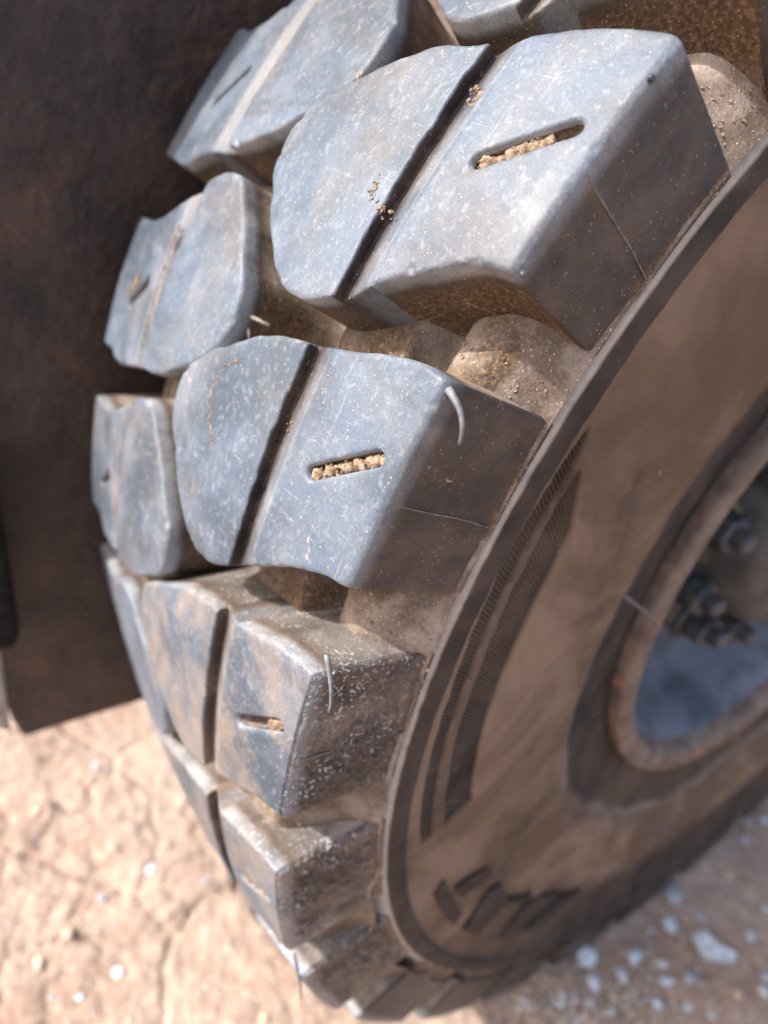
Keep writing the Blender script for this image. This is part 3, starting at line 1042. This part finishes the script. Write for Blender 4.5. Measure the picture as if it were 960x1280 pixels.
def stone_mesh(sx, sy, sz, seed, cuts=9, sub=3):
    r_ = random.Random(seed)
    bm = bmesh.new()
    bmesh.ops.create_icosphere(bm, subdivisions=sub, radius=1)
    planes = []
    for _ in range(cuts):
        d_ = Vector((r_.gauss(0, 1), r_.gauss(0, 1), r_.gauss(0, 1))).normalized()
        planes.append((d_, r_.uniform(0.62, 0.86)))
    for v in bm.verts:
        for d_, k_ in planes:
            ex = v.co.dot(d_) - k_
            if ex > 0:
                v.co -= d_ * ex * 0.92
    for v in bm.verts:
        v.co = Vector((v.co.x * sx, v.co.y * sy, v.co.z * sz))
    me_ = bpy.data.meshes.new('stone')
    bm.to_mesh(me_)
    bm.free()
    me_.polygons.foreach_set('use_smooth', [True] * len(me_.polygons))
    return me_


def stone(x, y, wx, wy, seed, mat=0, label=None, group=None, rz=None, mesh=None):
    x, y = x * S, y * S
    wx, wy = wx * S * 0.5, wy * S * 0.5
    hz = 0.5 * min(wx, wy)
    me_ = mesh or stone_mesh(wx, wy, hz, seed)
    o_ = put('stone', me_, STONE_MATS[mat])
    z = float(ground_z(np.array(x), np.array(y)))
    o_.location = (x, y, z + hz * 0.62)
    o_.rotation_euler = (random.uniform(-.12, .12), random.uniform(-.12, .12), random.uniform(0, 6.28) if rz is None else rz)
    tag(o_, label, 'stone', group)


def chip_mesh():
    """the big diamond-shaped chip: sharp outline, thick flat slab with a broken top"""
    outl = [(-0.5, 0.10), (-0.34, 0.30), (-0.05, 0.31), (0.18, 0.22), (0.50, 0.16), (0.44, 0.02), (0.12, -0.16), (-0.14, -0.27), (-0.33, -0.14)]
    bm = bmesh.new()
    k_ = 0.095 * S
    lo = [bm.verts.new((x * k_, y * k_, -0.010 * S)) for x, y in outl]
    mi = [bm.verts.new((x * k_ * 1.02, y * k_ * 1.02, 0.004 * S)) for x, y in outl]
    hi = [bm.verts.new((x * k_ * 0.8, y * k_ * 0.78, (0.012 + 0.005 * math.sin(i * 2.1)) * S)) for i, (x, y) in enumerate(outl)]
    ce = bm.verts.new((0.03 * k_, 0.02 * k_, 0.018 * S))
    n_ = len(outl)
    for i in range(n_):
        j = (i + 1) % n_
        bm.faces.new((lo[i], lo[j], mi[j], mi[i]))
        bm.faces.new((mi[i], mi[j], hi[j], hi[i]))
        bm.faces.new((hi[i], hi[j], ce))
    bm.faces.new(lo[::-1])
    bmesh.ops.recalc_face_normals(bm, faces=bm.faces[:])
    me_ = bpy.data.meshes.new('stone')
    bm.to_mesh(me_)
    bm.free()
    return me_


stone(-.110, .142, .1, .07, 1, 0, 'large pale blue diamond-shaped stone chip, the biggest on the ground', rz=rad(118), mesh=chip_mesh())
NAMED = [
    (-.141, .010, .058, .046, 1, 'pointed grey-blue stone close under the tyre edge, behind the round white pebble'),
    (-.076, .054, .034, .040, 0, 'smooth round white pebble between the diamond-shaped chip and the tyre'),
    (.160, .010, .044, .042, 0, 'rounded pale stone nearest to the foot of the tyre, leftmost of the large ones'),
    (.056, .057, .042, .034, 0, 'pale lumpy stone beside a yellowish crumb, between the tyre and gravel'),
    (-.156, .076, .027, .033, 1, 'small grey stone right behind the tip of the diamond-shaped chip'),
    (.036, .127, .031, .024, 0, 'flat bluish stone below the tiny round pebble in front of the tyre'),
    (-.018, .148, .028, .046, 1, 'upright mauve-grey sliver of stone left of the diamond-shaped chip'),
    (.036, .183, .022, .022, 0, 'small round bluish pebble at the bottom beside an orange crumb'),
    (-.077, .225, .024, .026, 2, 'tan rounded stone lying below the diamond-shaped chip'),
    (.114, .071, .021, .037, 0, 'narrow pale stone standing between two rounded stones before the tyre'),
    (.180, .051, .030, .030, 0, 'whitish stone just below the rounded stone at the tyre foot'),
    (.012, .100, .018, .018, 0, 'tiny bright round pebble left of the diamond-shaped chip'),
]
for i, (x, y, a_, b_, mt, lab) in enumerate(NAMED):
    stone(x, y, a_, b_, 20 + i, mt, lab)
RIGHT = [(-.22, .166, .020, .025), (-.32, .148, .017, .022), (-.172, .236, .026, .031), (-.14, .251, .024, .024), (.089, .147, .0245, .021), (-.521, -.021, .0255, .028),
         (-.567, .002, .021, .030), (-.455, .011, .019, .019), (-.36, .008, .02, .02), (-.03, .039, .014, .016), (.19, .106, .016, .022), (.243, .053, .019, .019), (.278, .046, .014, .014), (.005, .219, .016, .016),
         (.12, .125, .018, .015), (.22, .075, .017, .017), (.15, .155, .014, .02), (-.25, .06, .015, .015)]
for i, (x, y, a_, b_) in enumerate(RIGHT):
    stone(x, y, a_, b_, 60 + i, (0, 0, 1)[i % 3], 'small pale gravel chip on the bare soil to the right of the tyre', 'gravel chips right of the tyre')
stone(-.315, .049, .0215, .02, 99, 2, 'small tan pebble alone on the shaded soil behind the pointed grey-blue stone')
LEFT = [(1.001, -.422, .027, .021), (.908, -.907, .029, .027), (.933, -.869, .019, .017), (1.056, -.834, .0265, .0265), (.816, -.726, .018, .018), (.885, -.586, .027, .024), (.988, -.572, .019, .019),
        (1.063, -.531, .025, .019), (1.122, -.505, .03, .021), (.793, -.508, .02, .017), (1.072, -.414, .0145, .0145), (1.113, -.44, .0145, .0145), (.8, -.216, .021, .018), (.835, -.623, .019, .021)]
for i, (x, y, a_, b_) in enumerate(LEFT):
    stone(x, y, a_, b_, 120 + i, (0, 1, 2, 2, 1)[i % 5], 'small pale stone on the sunlit crusted earth to the left of the tyre', 'stones on the sunlit earth left of the tyre')

# loose fine gravel and grit
V_, F_ = [], []
GV, GF, GC = [], [], []
ng = 5200
xs = rng.uniform(-0.75, 1.35, ng) * S
ys = rng.uniform(-1.2, 0.45, ng) * S
dn = 0.5 + 0.5 * fbm(xs * 7, ys * 7, 0.0, 3, 77)
near_t = np.exp(-(((xs / S - 0.22) / 0.25) ** 2 + ((ys / S - 0.1) / 0.14) ** 2))
ok = rng.uniform(0, 1, ng) < np.clip(dn * 0.55 + near_t * 0.7, 0, 1)
xs, ys = xs[ok], ys[ok]
xs = np.concatenate([xs, rng.normal(0.26, 0.14, 2600) * S])
ys = np.concatenate([ys, rng.normal(0.10, 0.07, 2600) * S])
gz = ground_z(xs, ys)
gs_ = rng.uniform(0.0008, 0.0026, len(xs)) * np.where(rng.uniform(0, 1, len(xs)) < 0.1, 1.7, 1)
hue = rng.uniform(0, 1, len(xs))
for x, y, z, s, hcol in zip(xs, ys, gz, gs_, hue):
    P_ = oct_v * rng.uniform(0.6, 1.4, (6, 1)) * s + rng.normal(0, 0.2 * s, (6, 3))
    P_[:, 2] *= 0.7
    GF.append(oct_f + len(GV) * 6)
    GV.append(P_ + np.array([x, y, z + s * 0.25]))
    GC.append(np.full(6, hcol))
me = raw_mesh('gravel', np.concatenate(GV), np.concatenate(GF), False, {'hue': np.concatenate(GC)})
q = N('mixed_grit')
h_ = q.attr('hue')
ramp = q.n('ShaderNodeValToRGB')
ramp.color_ramp.interpolation = 'CONSTANT'
els = ramp.color_ramp.elements
els[0].color = (0.46, 0.35, 0.26, 1)
els[1].position = 0.3
els[1].color = (0.30, 0.20, 0.14, 1)
for pos_, c_ in ((0.62, (0.46, 0.47, 0.49, 1)), (0.74, (0.26, 0.28, 0.31, 1)), (0.8, (0.60, 0.55, 0.48, 1)), (0.94, (0.42, 0.17, 0.09, 1))):
    e = els.new(pos_)
    e.color = c_
q.l(h_, ramp.inputs[0])
M_GRIT = q.out(ramp.outputs[0], 0.85)
put('gravel', me, M_GRIT)['kind'] = 'stuff'
